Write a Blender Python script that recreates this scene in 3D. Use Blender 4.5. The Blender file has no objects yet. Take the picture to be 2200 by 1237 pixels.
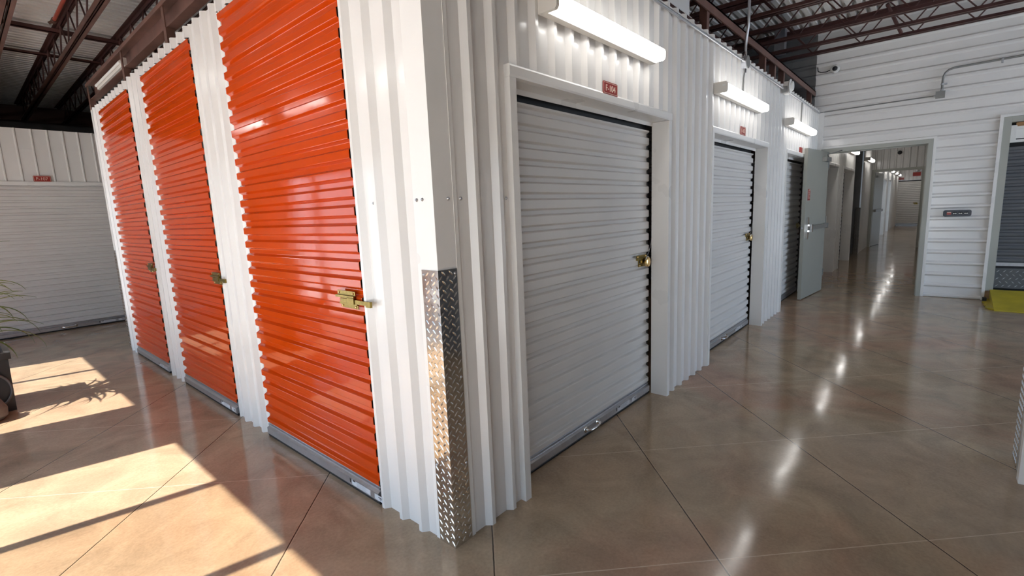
import bpy, bmesh, math, random
from mathutils import Vector, Matrix

C = bpy.context.scene.collection
SC = bpy.context.scene
random.seed(7)

# ------------------------------------------------------------------ camera
F_PX = 1039.577
YAW, PITCH, ROLL = 0.718508343, 0.155690273, -0.0414133536
CAM = Vector((-1.289, -1.526, 1.48))
fwd = Vector((math.cos(YAW) * math.cos(PITCH), math.sin(YAW) * math.cos(PITCH), -math.sin(PITCH)))
rt0 = Vector((math.sin(YAW), -math.cos(YAW), 0))
up0 = rt0.cross(fwd)
rt = math.cos(ROLL) * rt0 + math.sin(ROLL) * up0
up = -math.sin(ROLL) * rt0 + math.cos(ROLL) * up0
cd = bpy.data.cameras.new('camera')
cam = bpy.data.objects.new('camera', cd)
C.objects.link(cam)
cd.sensor_fit = 'HORIZONTAL'
cd.sensor_width = 36.0
cd.lens = F_PX / 2200 * 36.0
cd.clip_start = 0.02
cd.clip_end = 200
cam.matrix_world = Matrix(((rt.x, up.x, -fwd.x, CAM.x), (rt.y, up.y, -fwd.y, CAM.y),
                           (rt.z, up.z, -fwd.z, CAM.z), (0, 0, 0, 1)))
SC.camera = cam

# ------------------------------------------------------------------ light of the place
SUN_EL = math.radians(46.0)
SUN_DIR = Vector((0.979 * math.cos(SUN_EL), -0.205 * math.cos(SUN_EL), -math.sin(SUN_EL)))
SUN_STRENGTH = 9.4
SKY_STRENGTH = 2.2
LED_STRENGTH = 5.2
EXPOSURE = 0.95

w = bpy.data.worlds.new('sky')
SC.world = w
w.use_nodes = True
wn, wl = w.node_tree.nodes, w.node_tree.links
bg = wn['Background']
tc = wn.new('ShaderNodeTexCoord')
sx = wn.new('ShaderNodeSeparateXYZ')
cr = wn.new('ShaderNodeValToRGB')
wl.new(tc.outputs['Generated'], sx.inputs[0])
wl.new(sx.outputs['Z'], cr.inputs[0])
cr.color_ramp.elements[0].position = 0.0
cr.color_ramp.elements[0].color = (0.68, 0.83, 1.0, 1)
cr.color_ramp.elements[1].position = 0.6
cr.color_ramp.elements[1].color = (0.34, 0.58, 1.0, 1)
wl.new(cr.outputs[0], bg.inputs[0])
bg.inputs[1].default_value = SKY_STRENGTH

sl = bpy.data.lights.new('sun', 'SUN')
sl.energy = SUN_STRENGTH
sl.angle = math.radians(0.55)
sl.color = (1.0, 0.96, 0.90)
so = bpy.data.objects.new('sun', sl)
C.objects.link(so)
so.rotation_euler = SUN_DIR.to_track_quat('-Z', 'Y').to_euler()
so.location = (-12, 3, 12)

vs = SC.view_settings
vs.view_transform = 'Standard'
vs.look = 'None'
vs.gamma = 1.0
vs.use_curve_mapping = False
vs.exposure = EXPOSURE
SC.cycles.use_denoising = True
SC.cycles.diffuse_bounces = 7
SC.cycles.max_bounces = 12
SC.cycles.sample_clamp_indirect = 6.0


# ------------------------------------------------------------------ materials
def principled(name, col, rough=0.5, metal=0.0, spec=0.5, coat=0.0, coat_rough=0.05):
    m = bpy.data.materials.new(name)
    m.use_nodes = True
    b = m.node_tree.nodes['Principled BSDF']
    b.inputs['Base Color'].default_value = (*col, 1)
    b.inputs['Roughness'].default_value = rough
    b.inputs['Metallic'].default_value = metal
    b.inputs['Specular IOR Level'].default_value = spec
    b.inputs['Coat Weight'].default_value = coat
    b.inputs['Coat Roughness'].default_value = coat_rough
    return m


def nd(m, t, **kw):
    n = m.node_tree.nodes.new(t)
    for k, v in kw.items():
        setattr(n, k, v)
    return n


def lk(m, a, b):
    m.node_tree.links.new(a, b)


def mottle(m, scale, amount, detail=4.0, bump=0.0, bump_scale=None, rough_var=0.0, stretch=None):
    """breaks up a flat colour, gloss and surface with object-space noise"""
    b = m.node_tree.nodes['Principled BSDF']
    t = nd(m, 'ShaderNodeTexCoord')
    src = t.outputs['Object']
    if stretch:
        mp = nd(m, 'ShaderNodeMapping')
        mp.inputs['Scale'].default_value = stretch
        lk(m, src, mp.inputs[0])
        src = mp.outputs[0]
    n = nd(m, 'ShaderNodeTexNoise')
    n.inputs['Scale'].default_value = scale
    n.inputs['Detail'].default_value = detail
    lk(m, src, n.inputs['Vector'])
    if amount:
        h = nd(m, 'ShaderNodeHueSaturation')
        h.inputs['Color'].default_value = b.inputs['Base Color'].default_value
        mr = nd(m, 'ShaderNodeMapRange')
        mr.inputs['From Min'].default_value = 0.3
        mr.inputs['From Max'].default_value = 0.7
        mr.inputs['To Min'].default_value = 1 - amount
        mr.inputs['To Max'].default_value = 1 + amount
        lk(m, n.outputs['Fac'], mr.inputs['Value'])
        lk(m, mr.outputs[0], h.inputs['Value'])
        lk(m, h.outputs[0], b.inputs['Base Color'])
    if rough_var:
        r0 = b.inputs['Roughness'].default_value
        mr = nd(m, 'ShaderNodeMapRange')
        mr.inputs['From Min'].default_value = 0.3
        mr.inputs['From Max'].default_value = 0.7
        mr.inputs['To Min'].default_value = max(0.02, r0 - rough_var)
        mr.inputs['To Max'].default_value = r0 + rough_var
        lk(m, n.outputs['Fac'], mr.inputs['Value'])
        lk(m, mr.outputs[0], b.inputs['Roughness'])
    if bump:
        n2 = nd(m, 'ShaderNodeTexNoise')
        n2.inputs['Scale'].default_value = bump_scale or scale
        n2.inputs['Detail'].default_value = 2
        lk(m, src, n2.inputs['Vector'])
        bp = nd(m, 'ShaderNodeBump')
        bp.inputs['Strength'].default_value = bump
        bp.inputs['Distance'].default_value = 0.01
        lk(m, n2.outputs['Fac'], bp.inputs['Height'])
        lk(m, bp.outputs[0], b.inputs['Normal'])
    return m


M = {}
M['white'] = mottle(principled('white_painted_steel', (0.78, 0.76, 0.735), 0.17, 0, 0.5), 1.2, 0.03, bump=0.04, bump_scale=5.0, rough_var=0.05)
M['trim'] = mottle(principled('white_trim_paint', (0.80, 0.785, 0.76), 0.30), 2.0, 0.02, rough_var=0.04)
M['door_white'] = mottle(principled('light_grey_curtain_paint', (0.70, 0.68, 0.655), 0.34), 3.0, 0.03, rough_var=0.06)
M['orange'] = mottle(principled('orange_curtain_paint', (0.53, 0.055, 0.003), 0.085, 0, 0.28), 2.5, 0.04, bump=0.05, bump_scale=7.0, rough_var=0.05)
M['dark_door'] = mottle(principled('charcoal_curtain_paint', (0.10, 0.105, 0.115), 0.35), 3.0, 0.05)
M['galv'] = mottle(principled('galvanised_steel', (0.52, 0.53, 0.56), 0.36, 0.85), 35, 0.07, rough_var=0.08)
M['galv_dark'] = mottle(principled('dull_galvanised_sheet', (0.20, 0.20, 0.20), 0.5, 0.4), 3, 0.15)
M['deck'] = mottle(principled('roof_deck_galvanised', (0.82, 0.80, 0.77), 0.45, 0.1), 1.5, 0.12)
M['tread'] = mottle(principled('polished_tread_plate', (0.74, 0.73, 0.71), 0.13, 1.0), 6, 0.04, rough_var=0.05)
M['brass'] = mottle(principled('yellow_zinc_plate', (0.26, 0.19, 0.055), 0.30, 1.0), 60, 0.2)
M['gold'] = principled('polished_brass', (0.85, 0.58, 0.25), 0.18, 1.0)
M['chrome'] = principled('bright_chrome', (0.8, 0.8, 0.8), 0.12, 1.0)
M['black'] = principled('black_rubber', (0.012, 0.012, 0.014), 0.55)
M['dark'] = principled('gap_shade_black', (0.01, 0.01, 0.01), 0.8)
M['red_steel'] = mottle(principled('red_oxide_primer', (0.075, 0.026, 0.022), 0.55), 4, 0.25)
M['brown_steel'] = mottle(principled('brown_primer', (0.135, 0.066, 0.050), 0.5), 4, 0.25)
M['pipe_red'] = mottle(principled('red_sprinkler_paint', (0.34, 0.06, 0.035), 0.4), 5, 0.2)
M['sign'] = principled('sign_red', (0.34, 0.025, 0.018), 0.35)
M['sign_text'] = principled('sign_lettering', (0.78, 0.62, 0.52), 0.4)
M['housing'] = principled('lamp_housing', (0.72, 0.68, 0.62), 0.4)
M['leaf_door'] = mottle(principled('grey_door_paint', (0.34, 0.345, 0.305), 0.34), 2, 0.04)
M['frame_grey'] = mottle(principled('grey_frame_paint', (0.40, 0.40, 0.355), 0.38), 2, 0.04)
M['grey_metal'] = principled('grey_box_metal', (0.28, 0.28, 0.27), 0.4, 0.5)
M['lip'] = principled('dull_steel_strip', (0.11, 0.118, 0.125), 0.4, 0.2)
M['panel_grey'] = principled('control_panel_grey', (0.075, 0.08, 0.095), 0.45)
M['yellow'] = mottle(principled('yellow_ramp_paint', (0.46, 0.36, 0.02), 0.5), 5, 0.16)
M['wood'] = mottle(principled('bare_wood', (0.42, 0.22, 0.09), 0.6), 6, 0.2, stretch=(1, 1, 12))
M['pot'] = mottle(principled('charcoal_planter', (0.030, 0.032, 0.036), 0.32), 4, 0.3)
M['pot_handle'] = principled('worn_grey_handle', (0.09, 0.085, 0.085), 0.5)
M['soil'] = mottle(principled('potting_soil', (0.05, 0.032, 0.02), 0.9), 40, 0.4)
M['stone'] = mottle(principled('tan_stone', (0.17, 0.15, 0.135), 0.85), 12, 0.3, bump=0.5, bump_scale=25)
M['sticker'] = principled('sticker_paper', (0.66, 0.67, 0.70), 0.4)
M['ink'] = principled('sticker_ink', (0.03, 0.03, 0.035), 0.5)
M['ink_grey'] = principled('sticker_grey_print', (0.42, 0.43, 0.46), 0.5)
M['red_led'] = principled('red_button', (0.38, 0.05, 0.04), 0.3)
M['white_plastic'] = principled('white_plastic', (0.74, 0.73, 0.70), 0.35)
M['asphalt'] = mottle(principled('pale_concrete_apron', (0.78, 0.76, 0.72), 0.8), 2, 0.08)
M['alu'] = principled('dark_bronze_frame', (0.05, 0.045, 0.04), 0.35, 0.6)

m = principled('plant_leaf', (0.10, 0.20, 0.035), 0.38)
t = nd(m, 'ShaderNodeTexCoord')
n = nd(m, 'ShaderNodeTexNoise')
n.inputs['Scale'].default_value = 2.2
r = nd(m, 'ShaderNodeValToRGB')
r.color_ramp.elements[0].position = 0.35
r.color_ramp.elements[0].color = (0.045, 0.11, 0.02, 1)
r.color_ramp.elements[1].position = 0.68
r.color_ramp.elements[1].color = (0.27, 0.33, 0.075, 1)
lk(m, t.outputs['Object'], n.inputs['Vector'])
lk(m, n.outputs['Fac'], r.inputs[0])
lk(m, r.outputs[0], m.node_tree.nodes['Principled BSDF'].inputs['Base Color'])
M['leaf'] = m

m = bpy.data.materials.new('lit_diffuser')
m.use_nodes = True
m.node_tree.nodes.clear()
em = nd(m, 'ShaderNodeEmission')
em.inputs[0].default_value = (1.0, 0.975, 0.94, 1)
em.inputs[1].default_value = LED_STRENGTH
out = nd(m, 'ShaderNodeOutputMaterial')
lk(m, em.outputs[0], out.inputs[0])
M['led'] = m

m = bpy.data.materials.new('clear_glazing')
m.use_nodes = True
m.node_tree.nodes.clear()
tr = nd(m, 'ShaderNodeBsdfTransparent')
tr.inputs[0].default_value = (0.97, 0.95, 0.92, 1)
gl = nd(m, 'ShaderNodeBsdfGlossy')
gl.inputs['Roughness'].default_value = 0.0
mx = nd(m, 'ShaderNodeMixShader')
mx.inputs[0].default_value = 0.05
out = nd(m, 'ShaderNodeOutputMaterial')
lk(m, tr.outputs[0], mx.inputs[1])
lk(m, gl.outputs[0], mx.inputs[2])
lk(m, mx.outputs[0], out.inputs[0])
M['glass'] = m


def concrete():
    m = principled('stained_polished_concrete', (0.3, 0.2, 0.13), 0.2, 0, 0.4)
    b = m.node_tree.nodes['Principled BSDF']
    t = nd(m, 'ShaderNodeTexCoord')
    obj = t.outputs['Object']

    def noise(scale, detail, rough=0.55, dist=0.0):
        n = nd(m, 'ShaderNodeTexNoise')
        n.inputs['Scale'].default_value = scale
        n.inputs['Detail'].default_value = detail
        n.inputs['Roughness'].default_value = rough
        n.inputs['Distortion'].default_value = dist
        lk(m, obj, n.inputs['Vector'])
        return n.outputs['Fac']

    def ramp(fac, stops):
        r = nd(m, 'ShaderNodeValToRGB')
        while len(r.color_ramp.elements) < len(stops):
            r.color_ramp.elements.new(0.5)
        for e, (p, c) in zip(r.color_ramp.elements, stops):
            e.position = p
            e.color = (*c, 1)
        lk(m, fac, r.inputs[0])
        return r.outputs[0]

    def mix(fac, a, c, mode='MIX'):
        x = nd(m, 'ShaderNodeMix', data_type='RGBA', blend_type=mode)
        if isinstance(fac, (int, float)):
            x.inputs[0].default_value = fac
        else:
            lk(m, fac, x.inputs[0])
        lk(m, a, x.inputs[6])
        if isinstance(c, tuple):
            x.inputs[7].default_value = (*c, 1)
        else:
            lk(m, c, x.inputs[7])
        return x.outputs[2]

    def math_(op, a, c=None, clamp=False):
        x = nd(m, 'ShaderNodeMath', operation=op, use_clamp=clamp)
        for i, v in enumerate((a, c)):
            if v is None:
                continue
            if isinstance(v, (int, float)):
                x.inputs[i].default_value = v
            else:
                lk(m, v, x.inputs[i])
        return x.outputs[0]

    big = ramp(noise(0.55, 5, 0.6, 0.6), [(0.34, (0.370, 0.262, 0.172)), (0.5, (0.395, 0.298, 0.200)), (0.66, (0.395, 0.240, 0.158))])
    mid = ramp(noise(3.2, 6, 0.62, 0.8), [(0.3, (0.62, 0.62, 0.62)), (0.72, (1.22, 1.22, 1.22))])
    col = mix(0.75, big, mid, 'MULTIPLY')
    fine = ramp(noise(70, 3), [(0.3, (0.86, 0.86, 0.86)), (0.7, (1.1, 1.1, 1.1))])
    col = mix(0.7, col, fine, 'MULTIPLY')
    # pale scuffs where aggregate and dust show
    sc = ramp(noise(190, 2), [(0.70, (0, 0, 0)), (0.76, (1, 1, 1))])
    gate = ramp(noise(2.4, 3), [(0.56, (0, 0, 0)), (0.68, (1, 1, 1))])
    col = mix(math_('MULTIPLY', sc, gate), col, (0.55, 0.45, 0.35))
    # saw-cut joints on the diagonal of the units
    s = nd(m, 'ShaderNodeSeparateXYZ')
    lk(m, obj, s.inputs[0])
    wob = math_('MULTIPLY', math_('SUBTRACT', noise(14, 2), 0.5), 0.006)

    def joints(v, off, pitch, half):
        q = math_('ADD', math_('SUBTRACT', v, off), wob)
        q = math_('ABSOLUTE', math_('SUBTRACT', math_('FRACT', math_('ADD', math_('DIVIDE', q, pitch), 0.5)), 0.5))
        q = math_('MULTIPLY', q, pitch)
        return math_('LESS_THAN', q, half)

    diff = math_('SUBTRACT', s.outputs['X'], s.outputs['Y'])
    summ = math_('ADD', s.outputs['X'], s.outputs['Y'])
    ja = joints(diff, 0.235, 1.332, 0.0040)
    joint_lit_edge = joints(diff, 0.244, 1.332, 0.0030)
    jb = joints(summ, 1.035, 1.345, 0.0034)
    col = mix(math_('MULTIPLY', joint_lit_edge, 0.5), col, (0.50, 0.36, 0.25))  # pale line painted as the lit edge of the dark joints
    col = mix(math_('MULTIPLY', jb, 0.75), col, (0.62, 0.48, 0.35))
    col = mix(math_('MULTIPLY', ja, 0.92), col, (0.028, 0.018, 0.012))
    lk(m, col, b.inputs['Base Color'])
    rr = nd(m, 'ShaderNodeMapRange')
    rr.inputs['From Min'].default_value = 0.3
    rr.inputs['From Max'].default_value = 0.7
    rr.inputs['To Min'].default_value = 0.06
    rr.inputs['To Max'].default_value = 0.16
    lk(m, noise(2.0, 4), rr.inputs['Value'])
    lk(m, rr.outputs[0], b.inputs['Roughness'])
    hgt = math_('ADD', math_('MULTIPLY', noise(1.1, 2), 0.9), math_('MULTIPLY', noise(60, 2), 0.010))
    hgt = math_('SUBTRACT', hgt, math_('MULTIPLY', math_('MAXIMUM', ja, jb), 0.12))
    bp = nd(m, 'ShaderNodeBump')
    bp.inputs['Strength'].default_value = 0.35
    bp.inputs['Distance'].default_value = 0.012
    lk(m, hgt, bp.inputs['Height'])
    lk(m, bp.outputs[0], b.inputs['Normal'])
    return m


M['floor'] = concrete()

# ------------------------------------------------------------------ mesh helpers
X, Y, Z = Vector((1, 0, 0)), Vector((0, 1, 0)), Vector((0, 0, 1))


def V(*a):
    return Vector(a)


def profile(u0, u1, pitch, phase, crest, ramp_, depth, soft=0.0):
    """breakpoints (u, height) of a trapezoid-ribbed sheet"""
    h = crest / 2

    def d(u):
        t = abs((u - phase + pitch / 2) % pitch - pitch / 2)
        if t <= h:
            return depth
        if t >= h + ramp_:
            return 0.0
        return depth * (1 - (t - h) / ramp_)

    pts = {round(u0, 5), round(u1, 5)}
    k = math.floor((u0 - phase) / pitch) - 1
    while phase + k * pitch < u1 + pitch:
        c = phase + k * pitch
        for e in (-h - ramp_, -h, h, h + ramp_):
            for q in ((e - soft, e, e + soft) if soft else (e,)):
                if u0 < c + q < u1:
                    pts.add(round(c + q, 5))
        k += 1
    pts = sorted(pts)
    if not soft:
        return [(u, d(u)) for u in pts]
    return [(u, (d(u - soft) + 2 * d(u) + d(u + soft)) / 4) for u in pts]


class MB:
    def __init__(self):
        self.bm = bmesh.new()

    def face(self, vs):
        try:
            return self.bm.faces.new(vs)
        except ValueError:
            return None

    def hexa(self, p):
        v = [self.bm.verts.new(q) for q in p]
        for f in ((0, 1, 2, 3), (4, 5, 6, 7), (0, 1, 5, 4), (1, 2, 6, 5), (2, 3, 7, 6), (3, 0, 4, 7)):
            self.face([v[i] for i in f])
        return self

    def box(self, a, b):
        (x0, y0, z0), (x1, y1, z1) = a, b
        return self.hexa([V(x0, y0, z0), V(x1, y0, z0), V(x1, y1, z0), V(x0, y1, z0),
                          V(x0, y0, z1), V(x1, y0, z1), V(x1, y1, z1), V(x0, y1, z1)])

    def fbox(self, fr, u, v, n_):
        """box in a frame fr=(O,U,N), ranges along U, Z, N"""
        O, U, N = fr
        P = [O + U * a + Z * b + N * c for b in v for a, c in ((u[0], n_[0]), (u[1], n_[0]), (u[1], n_[1]), (u[0], n_[1]))]
        return self.hexa(P)

    def prism(self, poly, vec):
        """closed polygon (3-D points) swept by vec"""
        a = [self.bm.verts.new(p) for p in poly]
        b = [self.bm.verts.new(p + vec) for p in poly]
        self.face(a)
        self.face(list(reversed(b)))
        k = len(a)
        for i in range(k):
            self.face([a[i], a[(i + 1) % k], b[(i + 1) % k], b[i]])
        return self

    def sheet(self, O, U, W, N, prof, w0, w1, th=0.004):
        """ribbed sheet: profile along U, straight along W, ribs out along N; a closed thin solid"""
        rows = []
        for (u, d) in prof:
            rows.append([self.bm.verts.new(O + U * u + W * w + N * (d - o)) for w in (w0, w1) for o in (0, th)])
        for a, b in zip(rows, rows[1:]):
            self.face([a[0], b[0], b[2], a[2]])
            self.face([a[1], a[3], b[3], b[1]])
            self.face([a[0], a[1], b[1], b[0]])
            self.face([a[2], b[2], b[3], a[3]])
        for e in (rows[0], rows[-1]):
            self.face([e[0], e[1], e[3], e[2]])
        return self

    def tube(self, pts, r, n_=10, cap=True):
        pts = [Vector(p) for p in pts]
        rr = r if isinstance(r, (list, tuple)) else [r] * len(pts)
        rings, prev = [], None
        for i, p in enumerate(pts):
            t = (pts[min(i + 1, len(pts) - 1)] - pts[max(i - 1, 0)]).normalized()
            if prev is None:
                a = t.orthogonal().normalized()
            else:
                a = (prev - t * prev.dot(t)).normalized()
            prev = a
            b = t.cross(a)
            rings.append([self.bm.verts.new(p + (a * math.cos(2 * math.pi * k / n_) + b * math.sin(2 * math.pi * k / n_)) * rr[i]) for k in range(n_)])
        for A, B in zip(rings, rings[1:]):
            for k in range(n_):
                self.face([A[k], A[(k + 1) % n_], B[(k + 1) % n_], B[k]])
        if cap:
            self.face(rings[0])
            self.face(list(reversed(rings[-1])))
        return self

    def lathe(self, O, axis, prof, n_=24):
        """prof: (along axis, radius)"""
        a = axis.orthogonal().normalized()
        b = axis.cross(a).normalized()
        rings = []
        for h, r_ in prof:
            rings.append([self.bm.verts.new(O + axis * h + (a * math.cos(2 * math.pi * k / n_) + b * math.sin(2 * math.pi * k / n_)) * max(r_, 1e-4)) for k in range(n_)])
        for A, B in zip(rings, rings[1:]):
            for k in range(n_):
                self.face([A[k], A[(k + 1) % n_], B[(k + 1) % n_], B[k]])
        self.face(rings[0])
        self.face(list(reversed(rings[-1])))
        return self

    def build(self, name, mat, parent=None, smooth=False, bevel=0.0, label=None, weld=True):
        bm = self.bm
        if bevel:
            es = [e for e in bm.edges if len(e.link_faces) == 2 and e.calc_face_angle(0) > 0.6]
            bmesh.ops.bevel(bm, geom=es, offset=bevel, segments=2, affect='EDGES', clamp_overlap=True)
        bmesh.ops.recalc_face_normals(bm, faces=bm.faces[:])
        off = Vector((0, 0, 0))
        p = parent
        while p is not None:
            off += Vector(p.location)
            p = p.parent
        if parent is None:
            off = Vector((0, 0, 0))
        bmesh.ops.translate(bm, verts=bm.verts[:], vec=-off)
        me = bpy.data.meshes.new(name)
        bm.to_mesh(me)
        bm.free()
        me.materials.append(M[mat])
        if smooth:
            for p_ in me.polygons:
                p_.use_smooth = True
            me.set_sharp_from_angle(angle=math.radians(38))
        o = bpy.data.objects.new(name, me)
        C.objects.link(o)
        if parent is not None:
            o.parent = parent
        if label:
            o['label'] = label
        return o


def recenter(o):
    """move a single-mesh thing's origin to its base"""
    vs_ = [v.co for v in o.data.vertices]
    c = Vector(((min(v.x for v in vs_) + max(v.x for v in vs_)) / 2, (min(v.y for v in vs_) + max(v.y for v in vs_)) / 2, min(v.z for v in vs_)))
    o.data.transform(Matrix.Translation(-c))
    o.location = c
    return o


def tag(o, label, cat, group=None):
    o['kind'] = 'thing'
    o['label'] = label
    o['category'] = cat
    if group:
        o['group'] = group
    return o


def thing(name, label, cat, loc, group=None):
    o = bpy.data.objects.new(name, None)
    o.empty_display_size = 0.1
    C.objects.link(o)
    o.location = loc
    return tag(o, label, cat, group)


def struct(o, label=None):
    o['kind'] = 'structure'
    if label:
        o['label'] = label
    return o


def dup(root, shift, label):
    r_ = root.copy()
    C.objects.link(r_)
    r_.location = Vector(root.location) + Vector(shift)
    r_['label'] = label

    def rec(src, dst):
        for ch in list(src.children):
            c = ch.copy()
            C.objects.link(c)
            c.parent = dst
            rec(ch, c)
    rec(root, r_)
    return r_


def text_mesh(mb, s, O, U, W, N, height, width, depth=0.0015):
    """lettering as solid letters; O is the centre, U reading direction, W up, N out"""
    cu = bpy.data.curves.new('lettering', 'FONT')
    cu.body = s
    cu.align_x = 'CENTER'
    cu.align_y = 'CENTER'
    cu.size = 1.0
    cu.extrude = 0.02
    tmp = bpy.data.objects.new('lettering', cu)
    C.objects.link(tmp)
    dg = bpy.context.evaluated_depsgraph_get()
    me = bpy.data.meshes.new_from_object(tmp.evaluated_get(dg))
    xs = [v.co.x for v in me.vertices]
    ys = [v.co.y for v in me.vertices]
    sxx = width / (max(xs) - min(xs))
    syy = height / (max(ys) - min(ys))
    cx, cy = (max(xs) + min(xs)) / 2, (max(ys) + min(ys)) / 2
    vs_ = [mb.bm.verts.new(O + U * ((v.co.x - cx) * sxx) + W * ((v.co.y - cy) * syy) + N * (depth if v.co.z > 0 else 0)) for v in me.vertices]
    for p in me.polygons:
        mb.face([vs_[i] for i in p.vertices])
    bpy.data.objects.remove(tmp)
    bpy.data.curves.remove(cu)
    bpy.data.meshes.remove(me)
    return mb


# ribbed wall sheet: 6 inch pitch, narrow ribs
P_, CR_, RA_, DE_ = 0.1524, 0.022, 0.022, 0.028


def wall_sheet(mb, O, U, N, u0, u1, z0, z1, phase):
    mb.sheet(O, U, Z, N, profile(u0, u1, P_, phase, CR_, RA_, DE_), z0, z1)


# ================================================================== THE SHELL
struct(MB().box((-2.45, -6.6, -0.12), (31.6, 13.0, 0.0)).build('floor', 'floor'), 'brown stained polished concrete floor with diagonal saw-cut joints')
struct(MB().box((-40, -30, -0.14), (-2.45, 40, -0.02)).box((-2.45, -40, -0.14), (40, -6.6, -0.02)).build('ground', 'asphalt'), 'pale concrete apron outside the windows')

ROOF = 4.12
struct(MB().sheet(V(0, 0, ROOF), Y, X, -Z, profile(-6.6, 13.0, 0.118, 0.03, 0.058, 0.010, 0.062), -2.5, 31.6).build('ceiling', 'deck'),
       'ribbed galvanised metal roof deck on dark red joists')

# front of the units facing the windows (orange doors)
H_U = 2.84
mb = MB()
o0 = V(0, 0, 0)
for a, b, z0 in ((0.10, 0.528, 0), (0.528, 1.915, 2.765), (1.915, 2.438, 0), (2.438, 3.755, 2.765), (3.755, 4.224, 0), (4.224, 5.536, 2.765), (5.536, 5.90, 0)):
    wall_sheet(mb, o0, Y, -X, a, b, z0, H_U, {1.915: 2.0, 3.755: 3.84, 5.536: 5.62}.get(a, 0.215))
struct(mb.build('wall_west', 'white'), 'white ribbed steel wall around the three orange doors')

# side of the units facing the corridor (grey doors)
mb = MB()
for a, b, z0 in ((0.10, 0.470, 0), (0.470, 2.255, 2.10), (2.255, 3.130, 0), (3.130, 4.985, 2.10), (4.985, 5.885, 0), (5.885, 7.72, 2.10), (7.72, 8.0, 0)):
    wall_sheet(mb, o0, X, -Y, a, b, z0, 2.875, 0.226)
struct(mb.build('wall_south', 'white'), 'white ribbed steel wall with the grey corridor doors')

# rear face of the unit block towards the far passage
mb = MB()
wall_sheet(mb, V(0, 5.95, 0), X, Y, 0.06, 8.0, 0, H_U, 0.1)
struct(mb.build('wall_rear', 'white'), 'white ribbed steel wall on the far side of the unit block')

# end wall, horizontal ribs
DW = (-1.44, -0.085, 2.26)          # doorway y0, y1, top
RD = (-4.80, -2.09, 2.45)           # roller doorway
EX = 8.03
HPH = 0.180
mb = MB()
ed = lambda a, b: profile(a, b, 0.1605, HPH, CR_, RA_, DE_)
for y0, y1, z0, z1 in ((DW[1], 0.05, 0, DW[2]), (RD[1], DW[0], 0, RD[2]), (DW[0], 0.05, DW[2], RD[2]), (-6.6, RD[0], 0, RD[2]), (-6.6, 0.05, RD[2], ROOF)):
    mb.sheet(V(EX, 0, 0), Z, Y, -X, ed(z0, z1), y0, y1)
struct(mb.build('wall_east', 'white'), 'white wall of horizontal ribbed steel with the open doorway')
mb = MB()
mb.sheet(V(EX, 0, 0), Z, Y, -X, ed(0, ROOF), 0.05, 13.0)
struct(mb.build('wall_east_bare', 'galv_dark'), 'bare grey ribbed sheet continuing the end wall above the units')

# far block with the F-107 door
FY = 8.2
mb = MB()
for a, b, z0 in ((-2.4, -2.25, 0), (-2.25, 0.71, 2.15), (0.71, 8.0, 0)):
    mb.sheet(V(0, FY, 0), X, Z, -Y, profile(a, b, 0.1667, -0.50, 0.012, 0.008, 0.016), z0, 2.64)
for a, b in ((-2.4, 8.0),):
    mb.sheet(V(0, FY - 0.006, 0), X, Z, -Y, profile(a, b, 0.1667, -0.50, 0.012, 0.008, 0.016), 2.632, 2.91)
struct(mb.build('wall_north', 'white'), 'white ribbed steel wall above and beside the far grey door')

struct(MB().box((-2.5, 12.9, 0), (8.03, 13.0, ROOF)).build('wall_far', 'galv_dark'), 'dark building wall far beyond the units')
mb = MB()
mb.box((-2.5, -6.6, 0), (2.7, -6.5, ROOF))
mb.box((2.7, -6.6, 2.6), (7.7, -6.5, ROOF))
mb.box((7.7, -6.6, 0), (31.6, -6.5, ROOF))
struct(mb.build('wall_back', 'white'), 'white wall behind the lobby with the open drive-in bay')

# window wall: storefront openings with a pier between
WX = -2.4
mb = MB()
HD = 2.126
mb.box((WX - 0.08, -6.6, HD + 0.06), (WX, 13.0, ROOF))
mb.box((WX - 0.08, 2.80, 0), (WX, 3.83, HD + 0.06))
mb.box((WX - 0.08, 6.43, 0), (WX, 13.0, HD + 0.06))
mb.box((WX - 0.08, -6.6, 0), (WX, -2.60, HD + 0.06))
struct(mb.build('wall_window_side', 'white'), 'white wall carrying the tall storefront windows')


def storefront(n_, y0, y1, bars):
    root = bpy.data.objects.new('window_%d' % n_, None)
    C.objects.link(root)
    root.location = (WX, (y0 + y1) / 2, 0)
    struct(root, 'tall storefront window with slim dark mullions')
    mb = MB()
    mb.box((WX - 0.09, y0, HD), (WX + 0.01, y1, HD + 0.06))
    mb.box((WX - 0.09, y0, 0), (WX + 0.01, y1, 0.05))
    ys = [y0 + 0.02] + list(bars) + [y1 - 0.02]
    for y in ys:
        mb.box((WX - 0.09, y - 0.024, 0), (WX + 0.01, y + 0.024, HD + 0.01))
    mb.build('window_frame', 'alu', root)
    for a, b in zip(ys, ys[1:]):
        MB().box((WX - 0.045, a + 0.02, 0.04), (WX - 0.039, b - 0.02, HD + 0.01)).build('glass_pane', 'glass', root)


storefront(1, -2.60, 2.80, (1.93, 1.04, 0.15, -0.74, -1.67))
storefront(2, 3.83, 6.43, (5.57,))

# stub wall at the near right with its end cap
mb = MB()
mb.box((2.115, -6.5, 0), (2.44, -1.955, H_U))
struct(mb.build('wall_right', 'white'), 'white wall end at the right edge')
struct(MB().box((2.095, -6.5, 0), (2.114, -2.03, H_U)).build('guard_reflection_panel', 'dark_door'), 'unseen dark panel added beside the right wall to darken the corner guard reflection')  # unseen dark panel, added so the corner guard reflects something dark
mb = MB()
mb.box((2.105, -2.02, 0), (2.17, -1.945, H_U))
struct(mb.build('trim_1', 'trim'), 'white corner trim on the right wall end')

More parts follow.
